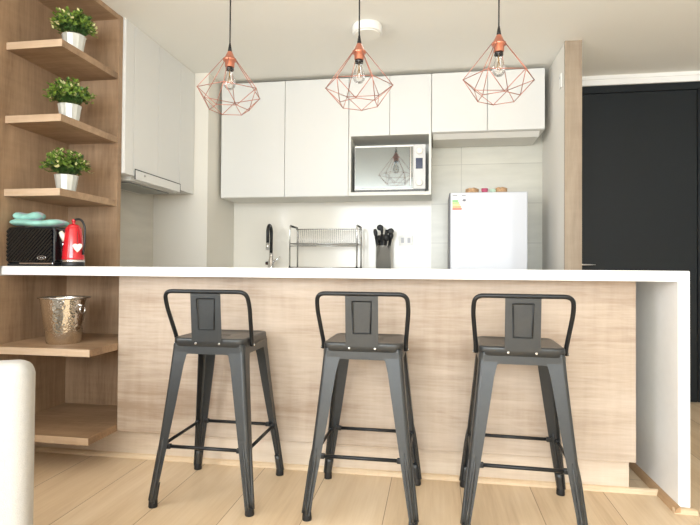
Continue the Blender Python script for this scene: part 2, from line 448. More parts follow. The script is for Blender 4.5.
# ------------------------------------------------------------------ open shelving
SY = 2.635
up = thing('open_shelving', 'tall open oak shelving above the worktop holding three small plants', 'shelving')
obj('side_panel', box(XL+.001, XL+.03, 1.55, SY, TOP, CEIL-.002), 'oak_z', up)
obj('back_panel', box(XL+.03, -1.722, SY, SY+.034, TOP+.001, CEIL-.002), 'oak_z', up)
for z in (1.285, 1.633, 1.984, 2.309):
    th_ = .034 if z < 2.2 else .026
    s = obj('shelf', box(XL+.03, -1.726, 2.196, SY, z-th_, z, .0008, 1), 'oak_y', up)
    obj('edge_band', box(XL+.03, -1.726, 2.1945, 2.196, z-th_, z), 'oak_edge', s)
lo = thing('lower_shelving', 'open oak nook with two shelves under the worktop, holding the metal bucket', 'shelving')
obj('side_panel', box(XL+.001, XL+.03, 1.55, SY, 0, TOP-.045), 'oak_z', lo)
obj('back_panel', box(XL+.03, -1.47, SY, SY+.02, .135, TOP-.045), 'oak_z', lo)
obj('divider', box(-1.502, -1.5005, IY+.02, SY, .135, TOP-.045), 'oak_z', lo)
for z in (.553, .165):
    s = obj('shelf', box(XL+.03, -1.502 if z < .4 else -1.502, 2.112, SY, z-.032, z, .0008, 1), 'oak_y', lo)
    obj('edge_band', box(XL+.03, -1.502, 2.1105, 2.112, z-.032, z), 'oak_edge', s)

# ------------------------------------------------------------------ wall cabinets
def cab_left(y0, y1, doors, label, name='wall_cabinet', z0=1.44):
    t = thing(name, label, 'cabinet', group='tall white wall cabinets along the side wall')
    obj('carcass', box(XL+.009, -1.725, y0+.0005, y1-.0005, z0, 2.30), 'carcass', t)
    for a, b in doors:
        obj('door', box(-1.725, -1.705, a+.0022, b-.0022, z0, 2.300, .001, 1), 'cab', t)
    return t
cab_left(2.672, 2.76, [(2.672, 2.76)], 'narrow white cabinet front squeezed between oak shelving and the range hood cabinet')
hc = cab_left(2.76, 3.31, [(2.76, 3.03), (3.03, 3.31)], 'white two-door wall cabinet with the slim range hood underneath')
cab_left(3.31, 3.523, [(3.31, 3.523)], 'single-door white wall cabinet between the hood cabinet and the corner duct')
hood = thing('range_hood', 'slim pull-out range hood under the white side cabinet', 'range hood')
obj('hood_body', box(XL+.05, -1.725, 2.765, 3.305, 1.415, 1.439), 'carcass', hood)
obj('filter', box(XL+.10, -1.76, 2.80, 3.27, 1.408, 1.415), 'filter', hood)
obj('visor', box(-1.704, -1.694, 2.77, 3.30, 1.420, 1.475, .003, 2), 'cab', hood)
bm = bmesh.new(); add_tube(bm, [(-1.697, 2.766, 1.42), (-1.697, 2.766, 1.478), (-1.697, 3.304, 1.478), (-1.697, 3.304, 1.42)], .0028, 6)
obj('visor_edge', bm, 'black_pl', hood)
bm = bmesh.new(); add_lathe(bm, [(.007, 0), (.007, .004)], 16); bm.transform(Matrix.Translation((-1.694, 2.86, 1.455)) @ Matrix.Rotation(R(90), 4, 'Y'))
obj('hood_button', bm, 'steel', hood)
struct('trim_cabinet_filler', box(XL+.009, -1.71, 2.672, 3.523, 2.301, CEIL), 'carcass')

CY = 3.70
def cab_back(x0, x1, z0, z1, doors, label):
    t = thing('wall_cabinet', label, 'cabinet', group='white wall cabinets on the kitchen back wall')
    obj('carcass', box(x0+.0005, x1-.0005, CY+.02, YB-.013, z0, z1), 'carcass', t)
    for a, b in doors: obj('door', box(a+.0018, b-.0018, CY, CY+.019, z0+.002, z1-.001, .001, 1), 'cab', t)
    return t
cab_back(-1.583, -.615, 1.435, 2.285, [(-1.578, -1.088), (-1.088, -.616)], 'tall two-door white wall cabinet above the sink tap and dish rack')
t = thing('microwave_cabinet', 'white wall cabinet with two short doors above an open microwave niche', 'cabinet')
bm = bmesh.new()
add_box(bm, -.6145, -.598, CY, YB-.013, 1.437, 1.862); add_box(bm, -.047, -.0305, CY, YB-.013, 1.437, 1.862)
add_box(bm, -.598, -.047, CY, YB-.013, 1.437, 1.462); add_box(bm, -.598, -.047, YB-.03, YB-.013, 1.462, 1.862)
obj('niche', bm, 'niche', t)
obj('carcass', box(-.6145, -.0305, CY+.02, YB-.013, 1.862, 2.285), 'carcass', t)
for a, b in ((-.614, -.322), (-.322, -.031)): obj('door', box(a+.0018, b-.0018, CY, CY+.019, 1.862, 2.284, .001, 1), 'cab', t)
t = cab_back(-.030, .728, 1.870, 2.285, [(-.029, .349), (.349, .728)], 'short two-door white wall cabinet above the small fridge')
bm = bmesh.new(); add_prism(bm, [(CY+.03, 1.868), (YB-.02, 1.868), (YB-.02, 1.835), (CY+.07, 1.835)], -.02, .70, 'x')
obj('light_valance', bm, 'carcass', t)

# microwave
mw = thing('microwave_oven', 'microwave with a mirrored door sitting in the cabinet niche', 'microwave', (-.322, 3.72, 1.464))
MWX, MH = .252, .332
obj('casing', box(-MWX, MWX, .02, .28, .012, MH, .004), 'steel', mw)
obj('door_frame', box(-MWX, MWX-.085, 0, .02, .012, MH, .003), 'plastic_w', mw)
obj('door_glass', box(-MWX+.003, MWX-.088, -.003, .001, .024, MH-.014, .001, 1), 'mirror', mw)
obj('door_handle', box(MWX-.109, MWX-.100, -.016, -.003, .04, MH-.02, .003), 'chrome', mw)
obj('lower_strip', box(-MWX+.01, MWX-.005, -.002, .02, .002, .016), 'black_gl', mw)
cp = obj('control_panel', box(MWX-.084, MWX, -.001, .02, .018, MH, .002), 'panel_w', mw)
obj('display', box(MWX-.068, MWX-.02, -.004, 0, .16, .235), 'display', cp)
for zz in (.285, .06):
    bm = bmesh.new(); add_lathe(bm, [(.022, 0), (.021, .012), (.018, .014)], 24); bm.transform(Matrix.Translation((MWX-.043, -.001, zz)) @ Matrix.Rotation(R(90), 4, 'X'))
    obj('knob', bm, 'cream', cp)

# ------------------------------------------------------------------ rear counter and fridge
bc = thing('base_cabinet', 'white base cabinets along the kitchen back wall hidden behind the island', 'cabinet')
obj('carcass', box(-1.594, -.02, 3.60, YB-.013, 0, .872), 'carcass', bc)
for i in range(3):
    obj('door', box(-1.59+i*.523, -1.07+i*.523, 3.58, 3.599, .10, .87, .001, 1), 'cab', bc)
tag(obj('rear_worktop', box(-1.595, -.005, 3.55, YB-.013, .873, .912, .002, 1), 'quartz'), 'narrow rear worktop under the tap, dish rack and utensil pot', 'worktop')

fr = thing('refrigerator', 'small white fridge with an energy label, standing beside the rear worktop', 'fridge', (.352, 3.62, 0))
obj('body', box(-.259, .259, .055, .40, .02, 1.444, .006), 'fridge_side', fr)
obj('door', box(-.252, .252, 0, .054, .03, 1.438, .008, 3), 'fridge', fr)
obj('badge', box(-.03, .045, -.002, .001, 1.342, 1.352, .0008, 1), 'plastic_w', fr)
lab = obj('energy_label', box(-.246, -.128, -.0012, .001, 1.232, 1.428), 'label', fr)
bm = bmesh.new()
for i, (k, wd) in enumerate((('g', .036), ('lg', .042), ('y', .050), ('o', .056), ('r', .060))):
    z = 1.385 - i*.0135
    vs = add_prism(bm, [(-.239, z), (-.239+wd, z), (-.239+wd+.006, z-.0055), (-.239+wd, z-.011), (-.239, z-.011)], -.0022, -.0005, 'y', i)
obj('energy_bars', bm, ['ink_g', 'ink_lg', 'ink_y', 'ink_o', 'ink_r'], lab)
bm = bmesh.new(); add_box(bm, -.239, -.205, -.002, -.0005, 1.412, 1.418); obj('label_title', bm, 'ink_ink', lab)
bm = bmesh.new(); add_box(bm, -.178, -.15, -.002, -.0005, 1.412, 1.418); obj('label_title', bm, 'ink_ink', lab)
bm = bmesh.new(); add_prism(bm, [(-.150, 1.392), (-.150, 1.376), (-.166, 1.376), (-.174, 1.384), (-.166, 1.392)], -.002, -.0005); obj('rating_arrow', bm, 'ink_ink', lab)
for i, zz in enumerate((1.308, 1.296, 1.284, 1.272, 1.258, 1.246)):
    bm = bmesh.new(); add_box(bm, -.239, (-.14, -.17, -.145, -.20, -.15, -.18)[i], -.002, -.0005, zz, zz+.003)
    obj('print_line', bm, 'ink_pinkink' if i < 3 else 'ink_greyink', lab)

FT = 1.445
def ring_basket(x, w_, h_, label):
    t = thing('woven_basket', label, 'basket', (x, 3.80, FT))
    bm = bmesh.new(); add_lathe(bm, [(w_*.42, 0), (w_*.5, h_*.3), (w_*.52, h_*.7), (w_*.48, h_), (w_*.44, h_), (w_*.47, h_*.5), (w_*.38, .004)], 20)
    for i in range(4):
        z = h_*(.15+.25*i)
        add_tube(bm, [(w_*.51*math.cos(a*PI/10), w_*.51*math.sin(a*PI/10), z) for a in range(20)], .003, 6, True)
    obj('bowl', bm, 'tan', t)
    bm = bmesh.new()
    for i in range(5): add_lathe(bm, [(.012, h_*.5), (.017, h_*.8), (.010, h_+.006)], 8, w_*.25*math.cos(i*1.26), w_*.25*math.sin(i*1.26))
    obj('contents', bm, 'tan', t)
ring_basket(.255, .088, .040, 'tan woven basket on the fridge beside the pink cup')
ring_basket(.452, .082, .042, 'tan woven basket on the fridge beside the mint cup')
bm = bmesh.new(); add_lathe(bm, [(.018, 0), (.024, .036), (.021, .036), (.016, .005)], 20)
tag(obj('cup', bm, 'pink', loc=(.338, 3.76, FT)), 'small pink cup on top of the fridge', 'cup')
bm = bmesh.new(); add_lathe(bm, [(.018, 0), (.024, .032), (.021, .032), (.016, .005)], 20)
tag(obj('cup', bm, 'mint', loc=(.393, 3.77, FT)), 'small pale mint cup on top of the fridge', 'cup')

# tap
tp = thing('kitchen_tap', 'black gooseneck kitchen tap with a chrome base on the rear worktop', 'tap', (-1.247, 3.90, .912))
bm = bmesh.new(); add_lathe(bm, [(.030, 0), (.030, .008), (.026, .012), (.024, .055), (.017, .075), (.016, .12), (.013, .122)], 24)
obj('tap_base', bm, 'chrome', tp)
bm = bmesh.new(); add_tube(bm, [(0, 0, .12), (0, 0, .24)] + [(.002*(1-math.cos(a)), -.05*(1-math.cos(a)), .27+.06*math.sin(a)) for a in [PI*i/12 for i in range(13)]] + [(.004, -.10, .19)], .0125, 12)
obj('hose_neck', bm, 'black_pl', tp)
bm = bmesh.new(); add_tube(bm, [(.004, -.10, .195), (.004, -.10, .14)], [.0135, .0155], 14)
obj('spray_head', bm, 'chrome', tp)
bm = bmesh.new(); add_tube(bm, [(.01, 0, .05), (.03, -.01, .058), (.078, -.02, .092)], [.012, .007, .005], 10)
obj('lever', bm, 'chrome', tp)
bm = bmesh.new(); add_tube(bm, [(-.02, 0, .042), (-.042, 0, .042)], [.015, .012], 12); obj('side_knob', bm, 'black_pl', tp)

# dish rack: two tier
dr = thing('dish_rack', 'two-tier chrome wire dish rack on the rear worktop', 'dish rack', (-.803, 3.84, .912))
W2, D2, H2 = .248, .11, .295
for s in (-1, 1):
    bm = bmesh.new(); add_tube(bm, fillet([(s*W2, -D2, 0), (s*W2, -D2, H2+.02), (s*W2, D2, H2+.02), (s*W2, D2, 0)], .03), .006, 8)
    obj('end_frame', bm, 'steel', dr)
    bm = bmesh.new(); add_tube(bm, [(s*W2, -D2+.02, H2+.02), (s*W2, D2-.02, H2+.02)], .008, 8); obj('carry_grip', bm, 'black_pl', dr)
    for y in (-D2, D2):
        bm = bmesh.new(); add_lathe(bm, [(.009, 0), (.009, .014)], 12, s*W2, y); obj('rubber_foot', bm, 'black_pl', dr)
for nm, zz in (('upper_tray', .185), ('lower_tray', .012)):
    bm = bmesh.new()
    add_tube(bm, [(-W2, -D2, zz), (W2, -D2, zz), (W2, D2, zz), (-W2, D2, zz)], .004, 6, True)
    for i in range(34):
        x = -W2 + 2*W2*(i+.5)/34
        add_tube(bm, [(x, -D2, zz), (x, D2, zz)], .0013, 5)
    if zz > .1:
        add_tube(bm, [(-W2, -D2, zz-.018), (W2, -D2, zz-.018)], .0035, 6)
        add_tube(bm, [(-W2, D2*.6, .302), (W2, D2*.6, .302)], .0035, 6)
        for i in range(34):
            x = -W2 + 2*W2*(i+.5)/34
            add_tube(bm, [(x, D2*.6, .302), (x+.008, D2*.2, zz)], .0016, 5)
    obj(nm, bm, 'wire', dr)

# utensil pot
PXU, PYU = -.38, 3.90
up_ = thing('utensil_holder', 'perforated steel cylinder holding black utensils beside the dish rack', 'utensil holder', (PXU, PYU, .912))
bm = bmesh.new(); add_lathe(bm, [(.057, 0), (.057, .172), (.059, .175), (.055, .175), (.053, .01)], 36); obj('cylinder', bm, 'perf', up_)
rnd = random.Random(4)
kinds = [('spatula', -.030, .30, -.032), ('ladle', -.006, .325, -.01), ('slotted_spoon', .012, .295, .012), ('masher', -.012, .255, -.03), ('turner', .030, .275, .028), ('whisk', .004, .26, .02)]
ulab = {'spatula': 'black spatula leaning out on the dish rack side of the utensil cylinder', 'ladle': 'black ladle, tallest utensil in the steel cylinder', 'slotted_spoon': 'black spoon with its head turned sideways at the top of the utensils',
        'masher': 'black masher with a blocky head in the steel utensil cylinder', 'turner': 'black turner leaning out on the socket side of the cylinder', 'whisk': 'short black rounded utensil in the middle of the steel cylinder'}
for i, (nm, x0, h, dx) in enumerate(kinds):
    y0 = (-.02, .012, -.015, .02, .0, -.028)[i]
    t = thing(nm, ulab[nm], nm.replace('_', ' '), (PXU, PYU, .912), group='black utensils in the steel cylinder')
    b = Vector((x0*.6, y0, .015)); e = Vector((x0+dx, y0*1.2, h))
    bm = bmesh.new(); add_tube(bm, [b, b.lerp(e, .5), b.lerp(e, .8)], [.008, .011, .012], 8); obj('handle', bm, 'black_pl', t)
    bm = bmesh.new(); p = b.lerp(e, .8)
    ax = (e-b).normalized()
    L_ = (e-p).length
    if nm in ('ladle', 'slotted_spoon'):
        add_tube(bm, [p, p+ax*L_*.5, e], [.007, .012, .010], 10)
        s = -1 if nm == 'ladle' else 1
        bmesh.ops.create_uvsphere(bm, u_segments=14, v_segments=8, radius=.021, matrix=Matrix.Translation(e+Vector((s*.012 + (.018 if s > 0 else 0), 0, -.012))) @ Matrix.Diagonal((1.2, .6, 1.1, 1)))
    else:
        wd = {'spatula': .016, 'masher': .026, 'turner': .020, 'whisk': .026}[nm]
        n = 6
        rr = [wd*math.sin(PI*(.2+.6*k/n)) for k in range(n+1)]
        add_tube(bm, [p+ax*L_*k/n for k in range(n+1)], rr, 10)
    obj('head', bm, 'black_pl', t)

# sockets, switches
def socket(name, label, loc, rot, w_, h_, holes, cat='socket'):
    t = thing(name, label, cat, loc); t.rotation_euler = rot
    obj('face_plate', box(-w_/2, w_/2, -.008, 0, -h_/2, h_/2, .003), 'plastic_w', t)
    for x, z, a, b in holes:
        obj('insert', box(x-a/2, x+a/2, -.0095, -.008, z-b/2, z+b/2), 'ink_greyink', t)
socket('wall_socket', 'white double wall socket beside the utensil cylinder', (-.222, YB-.0125, 1.135), (0, 0, 0), .105, .075, [(-.024, 0, .022, .04), (.024, 0, .022, .04)])
socket('wall_socket', 'pale wall socket on the oak side panel behind the toaster', (XL+.0305, 2.36, 1.14), (0, 0, R(90)), .07, .06, [(0, 0, .03, .03)])
socket('wall_switch', 'small white sensor box high on the side of the hallway partition', (PX0-.0005, 3.44, 2.10), (0, 0, R(-90)), .045, .09, [(0, .02, .012, .012)], 'sensor')

# ------------------------------------------------------------------ ceiling lamp
cl = thing('ceiling_light', 'round white disc lamp flat on the ceiling above the middle pendant', 'ceiling light', (-.39, 2.97, CEIL))
bm = bmesh.new(); add_lathe(bm, [(.082, 0), (.086, -.008), (.086, -.042), (.080, -.048)], 48); obj('housing', bm, 'plastic_w', cl)
bm = bmesh.new(); add_lathe(bm, [(.074, -.048), (.070, -.054)], 40); obj('diffuser', bm, 'lamp_white', cl)
ll = bpy.data.lights.new('ceiling_light_glow', 'AREA'); ll.shape = 'DISK'; ll.size = .15; ll.energy = 1.5; ll.color = (1, .95, .86)
lo_ = bpy.data.objects.new('ceiling_light_glow', ll); C.objects.link(lo_); lo_.parent = cl; lo_.location = (0, 0, -.058)

# ------------------------------------------------------------------ pendants
def pendant():
    t = thing('pendant_lamp', '', 'pendant lamp', (0, 0, 0), 0, 'copper wire pendant lamps over the island')
    z0 = -CEIL     # local z = 0 at the ceiling
    Z = lambda z: z + .014 - CEIL
    bm = bmesh.new(); add_lathe(bm, [(.04, 0), (.04, -.010), (.015, -.015)], 32); obj('ceiling_rose', bm, 'copper', t)
    bm = bmesh.new(); add_tube(bm, [(0, 0, -.01), (0, 0, Z(2.0))], .0035, 8); obj('cord', bm, 'cord', t)
    bm = bmesh.new(); add_lathe(bm, [(.004, Z(2.035)), (.009, Z(2.005)), (.011, Z(1.992))], 16); obj('cord_grip', bm, 'cord', t)
    bm = bmesh.new(); add_lathe(bm, [(.008, Z(1.996)), (.012, Z(1.990)), (.027, Z(1.958)), (.033, Z(1.955)), (.033, Z(1.945)), (.024, Z(1.942)), (.023, Z(1.915)), (.019, Z(1.912))], 32)
    obj('lamp_holder', bm, 'copper', t)
    bm = bmesh.new(); add_lathe(bm, [(.0205, Z(1.912)), (.0205, Z(1.898))], 24); obj('holder_ring', bm, 'black_gl', t)
    b = bmesh.new(); add_lathe(b, [(.012, Z(1.900)), (.014, Z(1.885)), (.024, Z(1.860)), (.030, Z(1.838)), (.027, Z(1.816)), (.015, Z(1.802)), (.002, Z(1.799))], 28, caps=(False, True))
    bl = obj('bulb', b, 'glass', t)
    bm = bmesh.new(); add_tube(bm, [(0, 0, Z(1.90)), (0, 0, Z(1.862))], .0035, 6)
    for k in range(6):
        a = k*PI/3; add_tube(bm, [(.004*math.cos(a), .004*math.sin(a), Z(1.866)), (.011*math.cos(a), .011*math.sin(a), Z(1.826))], .0008, 4)
    obj('filament', bm, 'brass', bl)
    bm = bmesh.new(); r = .0019
    zA, zB, rA, rB = 1.784, 1.698, .164, .098
    A = [Vector((rA*math.cos(k*PI/3), rA*math.sin(k*PI/3), Z(zA))) for k in range(6)]
    B = [Vector((rB*math.cos(k*PI/3+PI/6), rB*math.sin(k*PI/3+PI/6), Z(zB))) for k in range(6)]
    T = [Vector((.028*math.cos(k*PI/3), .028*math.sin(k*PI/3), Z(1.958))) for k in range(6)]
    for k in range(6):
        for p, q in ((T[k], A[k]), (A[k], A[(k+1) % 6]), (A[k], B[k]), (B[k], A[(k+1) % 6]), (B[k], B[(k+1) % 6])):
            add_tube(bm, [p, q], r, 6)
    for p in A + B: bmesh.ops.create_icosphere(bm, subdivisions=1, radius=.0034, matrix=Matrix.Translation(p))
    obj('wire_cage', bm, 'copper_wire', t)
    return t
p0 = pendant(); p0.location = (-.147*2.5, 2.5, CEIL); p0['label'] = 'middle copper wire pendant lamp, hanging in front of the round ceiling disc lamp'
dup(p0, (-.410*2.5, 2.5, CEIL), R(-17), 'copper wire pendant lamp hanging in front of the corner duct beside the tall cabinets')
dup(p0, (.1145*2.5, 2.5, CEIL), R(8), 'copper wire pendant lamp hanging in front of the short cabinet above the fridge')

# ------------------------------------------------------------------ bar stools
def leg_path(t):      # t 0 at seat .. 1 at foot : outer corner offset from centre, height
    z = .622 - .604*t
    o = .1465 + .0615*(t**1.1)
    return o, z
def make_leg(sx, sy):
    bm = bmesh.new(); rings = []; n = 14; th = .0028
    for i in range(n+1):
        t = i/n; o, z = leg_path(t)
        w_ = .062*(1-t) + .027*t
        if t < .12: w_ += .010*(1-t/.12)
        rc = .013
        # outer L with rounded corner: local (a along x inward, b along y inward)
        out = [(w_, 0), (rc, 0), (rc*.3, rc*.3), (0, rc), (0, w_)]
        inn = [(th, w_), (th, rc), (rc*.3+th*.8, rc*.3+th*.8), (rc, th), (w_, th)]
        rings.append([bm.verts.new((sx*(o-a), sy*(o-b), z)) for a, b in out+inn])
    for A, B in zip(rings, rings[1:]):
        for j in range(10):
            q = (j+1) % 10; f = bm.faces.new((A[j], A[q], B[q], B[j]))
            f.smooth = j in (1, 2, 6, 7)
    bm.faces.new(list(reversed(rings[0]))); bm.faces.new(rings[-1])
    # pressed spear-shaped rib on each outer face and boxed foot
    for face in (0, 1):
        pts = []; rr = []
        for i in range(9):
            t = .60 + .39*i/8; o, z = leg_path(t)
            w_ = .062*(1-t)+.027*t
            a = w_*.52
            p = (sx*(o-a), sy*(o-.001), z) if face == 0 else (sx*(o-.001), sy*(o-a), z)
            pts.append(p); rr.append([.0015, .0045, .0062, .0068, .007, .0072, .0074, .0076, .008][i])
        add_tube(bm, pts, rr, 8)
    pts = []; rr = []
    for i in range(5):
        t = .88+.12*i/4; o, z = leg_path(t); pts.append((sx*(o-.0145), sy*(o-.0145), z)); rr.append(.0145)
    add_tube(bm, pts, rr, 12)
    return bm
def make_stool():
    t = thing('bar_stool', '', 'bar stool', group='gunmetal bar stools along the island')
    # seat: rounded square pan
    def ring(h, r, z, n=6):
        out = []
        for cx, cy, a0 in ((h-r, h-r, 0), (-(h-r), h-r, 90), (-(h-r), -(h-r), 180), (h-r, -(h-r), 270)):
            for k in range(n+1):
                a = R(a0+90*k/n); out.append((cx+r*math.cos(a), cy+r*math.sin(a), z))
        return out
    bm = bmesh.new(); prev = None
    specs = [(.1495, .034, .612), (.1495, .034, .638), (.149, .034, .641), (.144, .032, .6445), (.136, .030, .6445), (.131, .028, .6425), (.07, .02, .6405), (.034, .012, .640)]
    for h, r, z in specs:
        cur = [bm.verts.new(p) for p in ring(h, r, z)]
        if prev:
            n = len(cur)
            for j in range(n):
                q = (j+1) % n; f = bm.faces.new((prev[j], prev[q], cur[q], cur[j])); f.smooth = True
        prev = cur
    # slot in the middle of the seat
    slot = []
    for j, p in enumerate(ring(.034, .012, .640)):
        slot.append(bm.verts.new((p[0]*1.1, p[1]*.32, .640)))
    n = len(slot)
    for j in range(n):
        q = (j+1) % n; bm.faces.new((prev[j], prev[q], slot[q], slot[j]))
    low = [bm.verts.new((v.co.x, v.co.y, .630)) for v in slot]
    for j in range(n):
        q = (j+1) % n; bm.faces.new((slot[j], slot[q], low[q], low[j]))
    # underside
    under = [bm.verts.new(p) for p in ring(.144, .030, .630)]
    edge = [bm.verts.new(p) for p in ring(.1485, .032, .612)]
    first = [v for v in bm.verts][:len(under)]
    for j in range(n):
        q = (j+1) % n
        bm.faces.new((first[j], first[q], edge[q], edge[j])); bm.faces.new((edge[j], edge[q], under[q], under[j])); bm.faces.new((under[j], under[q], low[q], low[j]))
    obj('seat', bm, 'gunmetal', t)
    # apron plates with arched lower corners
    for k in range(4):
        bm = bmesh.new(); hw = .1455
        poly = [(-hw+.012, .614), (hw-.012, .614), (hw-.012, .565), (.098, .565), (.090, .578), (.080, .583), (-.080, .583), (-.090, .578), (-.098, .565), (-hw+.012, .565)]
        add_prism(bm, poly, -.1490, -.1465)
        bm.transform(Matrix.Rotation(k*PI/2, 4, 'Z'))
        obj('apron', bm, 'gunmetal', t)
    for sx in (-1, 1):
        for sy in (-1, 1):
            lg = obj('leg', make_leg(sx, sy), 'gunmetal', t)
            o, z = leg_path(1.0)
            bm = bmesh.new(); add_lathe(bm, [(.0165, 0), (.0175, .004), (.0160, .028), (.0155, .03)], 20, sx*(o-.0145), sy*(o-.0145)); obj('rubber_foot', bm, 'rubber', lg)
    # foot rails
    tr = (.622-.228)/.604; o, z = leg_path(tr)
    for k in range(4):
        bm = bmesh.new(); L0 = o-.030
        add_tube(bm, [(-L0, -o+.012, .228), (L0, -o+.012, .228)], .0068, 10)
        for s in (-1, 1): add_box(bm, min(s*L0, s*(L0-.022)), max(s*L0, s*(L0-.022)), -o+.003, -o+.021, .219, .237, .003)
        bm.transform(Matrix.Rotation(k*PI/2, 4, 'Z')); obj('foot_rail', bm, 'gun_dark', t)
    # back rail
    bm = bmesh.new(); q = .166
    pts = fillet([(-.1585, -.085, .612), (-.1585, -.090, .640), (-.171, -.150, .770), (-.166, -.176, .828), (.166, -.176, .828), (.171, -.150, .770), (.1585, -.090, .640), (.1585, -.085, .612)], .042, 7)
    add_tube(bm, pts, .0082, 12); obj('back_rail', bm, 'gun_dark', t)
    # back plate, slightly leaning
    bm = bmesh.new(); H0, H1 = .632, .826
    def P(x, h, d=0):
        f = (h-.606)/.22
        return (x, -.1535 - .0215*f - d, h)
    cols = [-.061, -.036, -.0305, .0305, .036, .061]; rows = [H0, .678, .684, .797, .803, H1]
    sheets = []
    for off in (0, -.0022):
        grid = {}
        for i, x in enumerate(cols):
            for j, h in enumerate(rows):
                inner = i in (2, 3) and j in (2, 3)
                tp_ = 1 if h > .75 or i in (0, 5) else .92
                grid[i, j] = bm.verts.new(P(x*tp_, h, off + (-.004 if inner else 0)))
        for i in range(5):
            for j in range(5):
                q = (grid[i, j], grid[i+1, j], grid[i+1, j+1], grid[i, j+1])
                bm.faces.new(q if off == 0 else q[::-1])
        sheets.append(grid)
    G0, G1 = sheets
    loop = [(i, 0) for i in range(6)] + [(5, j) for j in range(1, 6)] + [(i, 5) for i in range(4, -1, -1)] + [(0, j) for j in range(4, 0, -1)]
    for a, b in zip(loop, loop[1:]+loop[:1]): bm.faces.new((G0[a], G1[a], G1[b], G0[b]))
    pl = obj('back_plate', bm, 'gunmetal', t)
    bm = bmesh.new()
    add_tube(bm, [P(x, h, .0012) for x, h in ((-.0325, .681), (.0325, .681), (.036, .800), (-.036, .800))], .0026, 6, True)
    obj('pressed_border', bm, 'gun_dark', pl)
    for x in (-.048, .048):
        bm = bmesh.new(); add_lathe(bm, [(.0055, 0), (.0055, .002), (.003, .004)], 14); bm.transform(Matrix.Translation((x, -.1492, .625)) @ Matrix.Rotation(R(90), 4, 'X')); obj('bolt', bm, 'steel_bolt', t)
    for s in (-1, 1):
        bm = bmesh.new(); add_lathe(bm, [(.0055, 0), (.0055, .002), (.003, .004)], 14); bm.transform(Matrix.Translation((s*.1665, -.085, .616)) @ Matrix.Rotation(R(90*s), 4, 'Y')); obj('bolt', bm, 'steel_bolt', t)
    return t
st = make_stool(); st.location = (-.266, 2.085, 0); st['label'] = 'middle one of the three gunmetal bar stools, standing between the other two'
dup(st, (-.872, 2.082, 0), R(0), 'gunmetal bar stool nearest the oak nook with the metal bucket')
dup(st, (.312, 2.095, 0), R(-2), 'gunmetal bar stool nearest the white waterfall side of the island')

# ------------------------------------------------------------------ toaster, kettle, cloth
to = thing('toaster', 'black two-slot toaster with an embossed shell, aqua cloth on top', 'toaster', (-1.891, 2.275, TOP))
TW, TD, TH = .128, .065, .186
def toaster_body():
    bm = bmesh.new(); nx, nz = 26, 16
    add_box(bm, -TW, TW, -TD+.004, TD, .012, TH, .012, 3)
    # embossed diamond face
    g = {}
    for i in range(nx+1):
        for j in range(nz+1):
            x = -TW+.008 + (2*TW-.016)*i/nx; z = .022 + (TH-.034)*j/nz
            d_ = .007 if (i+j) % 2 else 0
            g[i, j] = bm.verts.new((x, -TD-.0005-d_, z))
    for i in range(nx):
        for j in range(nz):
            bm.faces.new((g[i, j], g[i+1, j], g[i+1, j+1])); bm.faces.new((g[i, j], g[i+1, j+1], g[i, j+1]))
    return bm
obj('body', toaster_body(), 'toaster_shell', to)
obj('base', box(-TW+.004, TW-.004, -TD+.006, TD-.004, 0, .012), 'black_pl', to)
obj('chrome_strip', box(-.05, TW-.002, -TD-.006, -TD+.004, .010, .017, .002), 'chrome', to)
bm = bmesh.new(); add_tube(bm, [(.068+.022*math.cos(a*PI/12), -TD-.006, .040+.009*math.sin(a*PI/12)) for a in range(24)], .0016, 6, True)
for k in (-.010, 0, .010): add_tube(bm, [(.068+k+.0038*math.cos(a*PI/6), -TD-.006, .040+.0042*math.sin(a*PI/6)) for a in range(12)], .001, 5, True)
obj('badge', bm, 'chrome', to)
bm = bmesh.new(); add_box(bm, -TW+.02, TW-.02, -.034, -.014, TH-.001, TH+.001); add_box(bm, -TW+.02, TW-.02, .014, .034, TH-.001, TH+.001); obj('slots', bm, 'black_pl', to)
obj('lever', box(TW, TW+.006, -.012, .012, .10, .112, .002), 'chrome', to)

ke = thing('electric_kettle', 'small red electric kettle with a black handle beside the toaster', 'kettle', (-1.702, 2.262, TOP)); ke.scale = (.93, .93, 1.13)
bm = bmesh.new(); add_lathe(bm, [(.052, 0), (.054, .004), (.054, .016), (.051, .019)], 32); obj('power_base', bm, 'black_pl', ke)
bm = bmesh.new(); add_lathe(bm, [(.0545, .0185), (.0555, .021), (.0555, .027), (.054, .0285)], 36); obj('chrome_ring', bm, 'chrome', ke)
bm = bmesh.new(); add_lathe(bm, [(.053, .028), (.053, .035), (.046, .10), (.039, .155), (.036, .163), (.030, .167)], 40); obj('body', bm, 'red', ke)
bm = bmesh.new(); add_lathe(bm, [(.031, .166), (.028, .173), (.012, .178), (.006, .180), (.008, .187), (.011, .193), (.008, .199), (.001, .200)], 28); obj('lid', bm, 'red', ke)
bm = bmesh.new(); add_tube(bm, fillet([(-.006, .0, .175), (.005, 0, .198), (.042, 0, .200), (.064, 0, .17), (.064, 0, .10), (.054, 0, .05)], .03), .0052, 10); obj('handle', bm, 'black_pl', ke)
bm = bmesh.new(); add_tube(bm, [(-.030, -.020, .112), (-.043, -.028, .132), (-.050, -.031, .145)], [.016, .012, .009], 12); obj('spout', bm, 'cream', ke)
tg = thing('hanging_tag', 'cream heart-shaped tag hanging on a string from the red kettle', 'tag', (-1.642, 2.262-.048, TOP))
bm = bmesh.new()
hp = [(.023*math.sin(a)**3, .019*math.cos(a)-.007*math.cos(2*a)-.003*math.cos(3*a)+.018) for a in [2*PI*k/28 for k in range(28)]]
add_prism(bm, [(x, z+.072) for x, z in hp], -.006, .0, 'y'); bmesh.ops.bevel(bm, geom=bm.edges[:], offset=.001, segments=1, affect='EDGES')
obj('heart', bm, 'cream', tg)
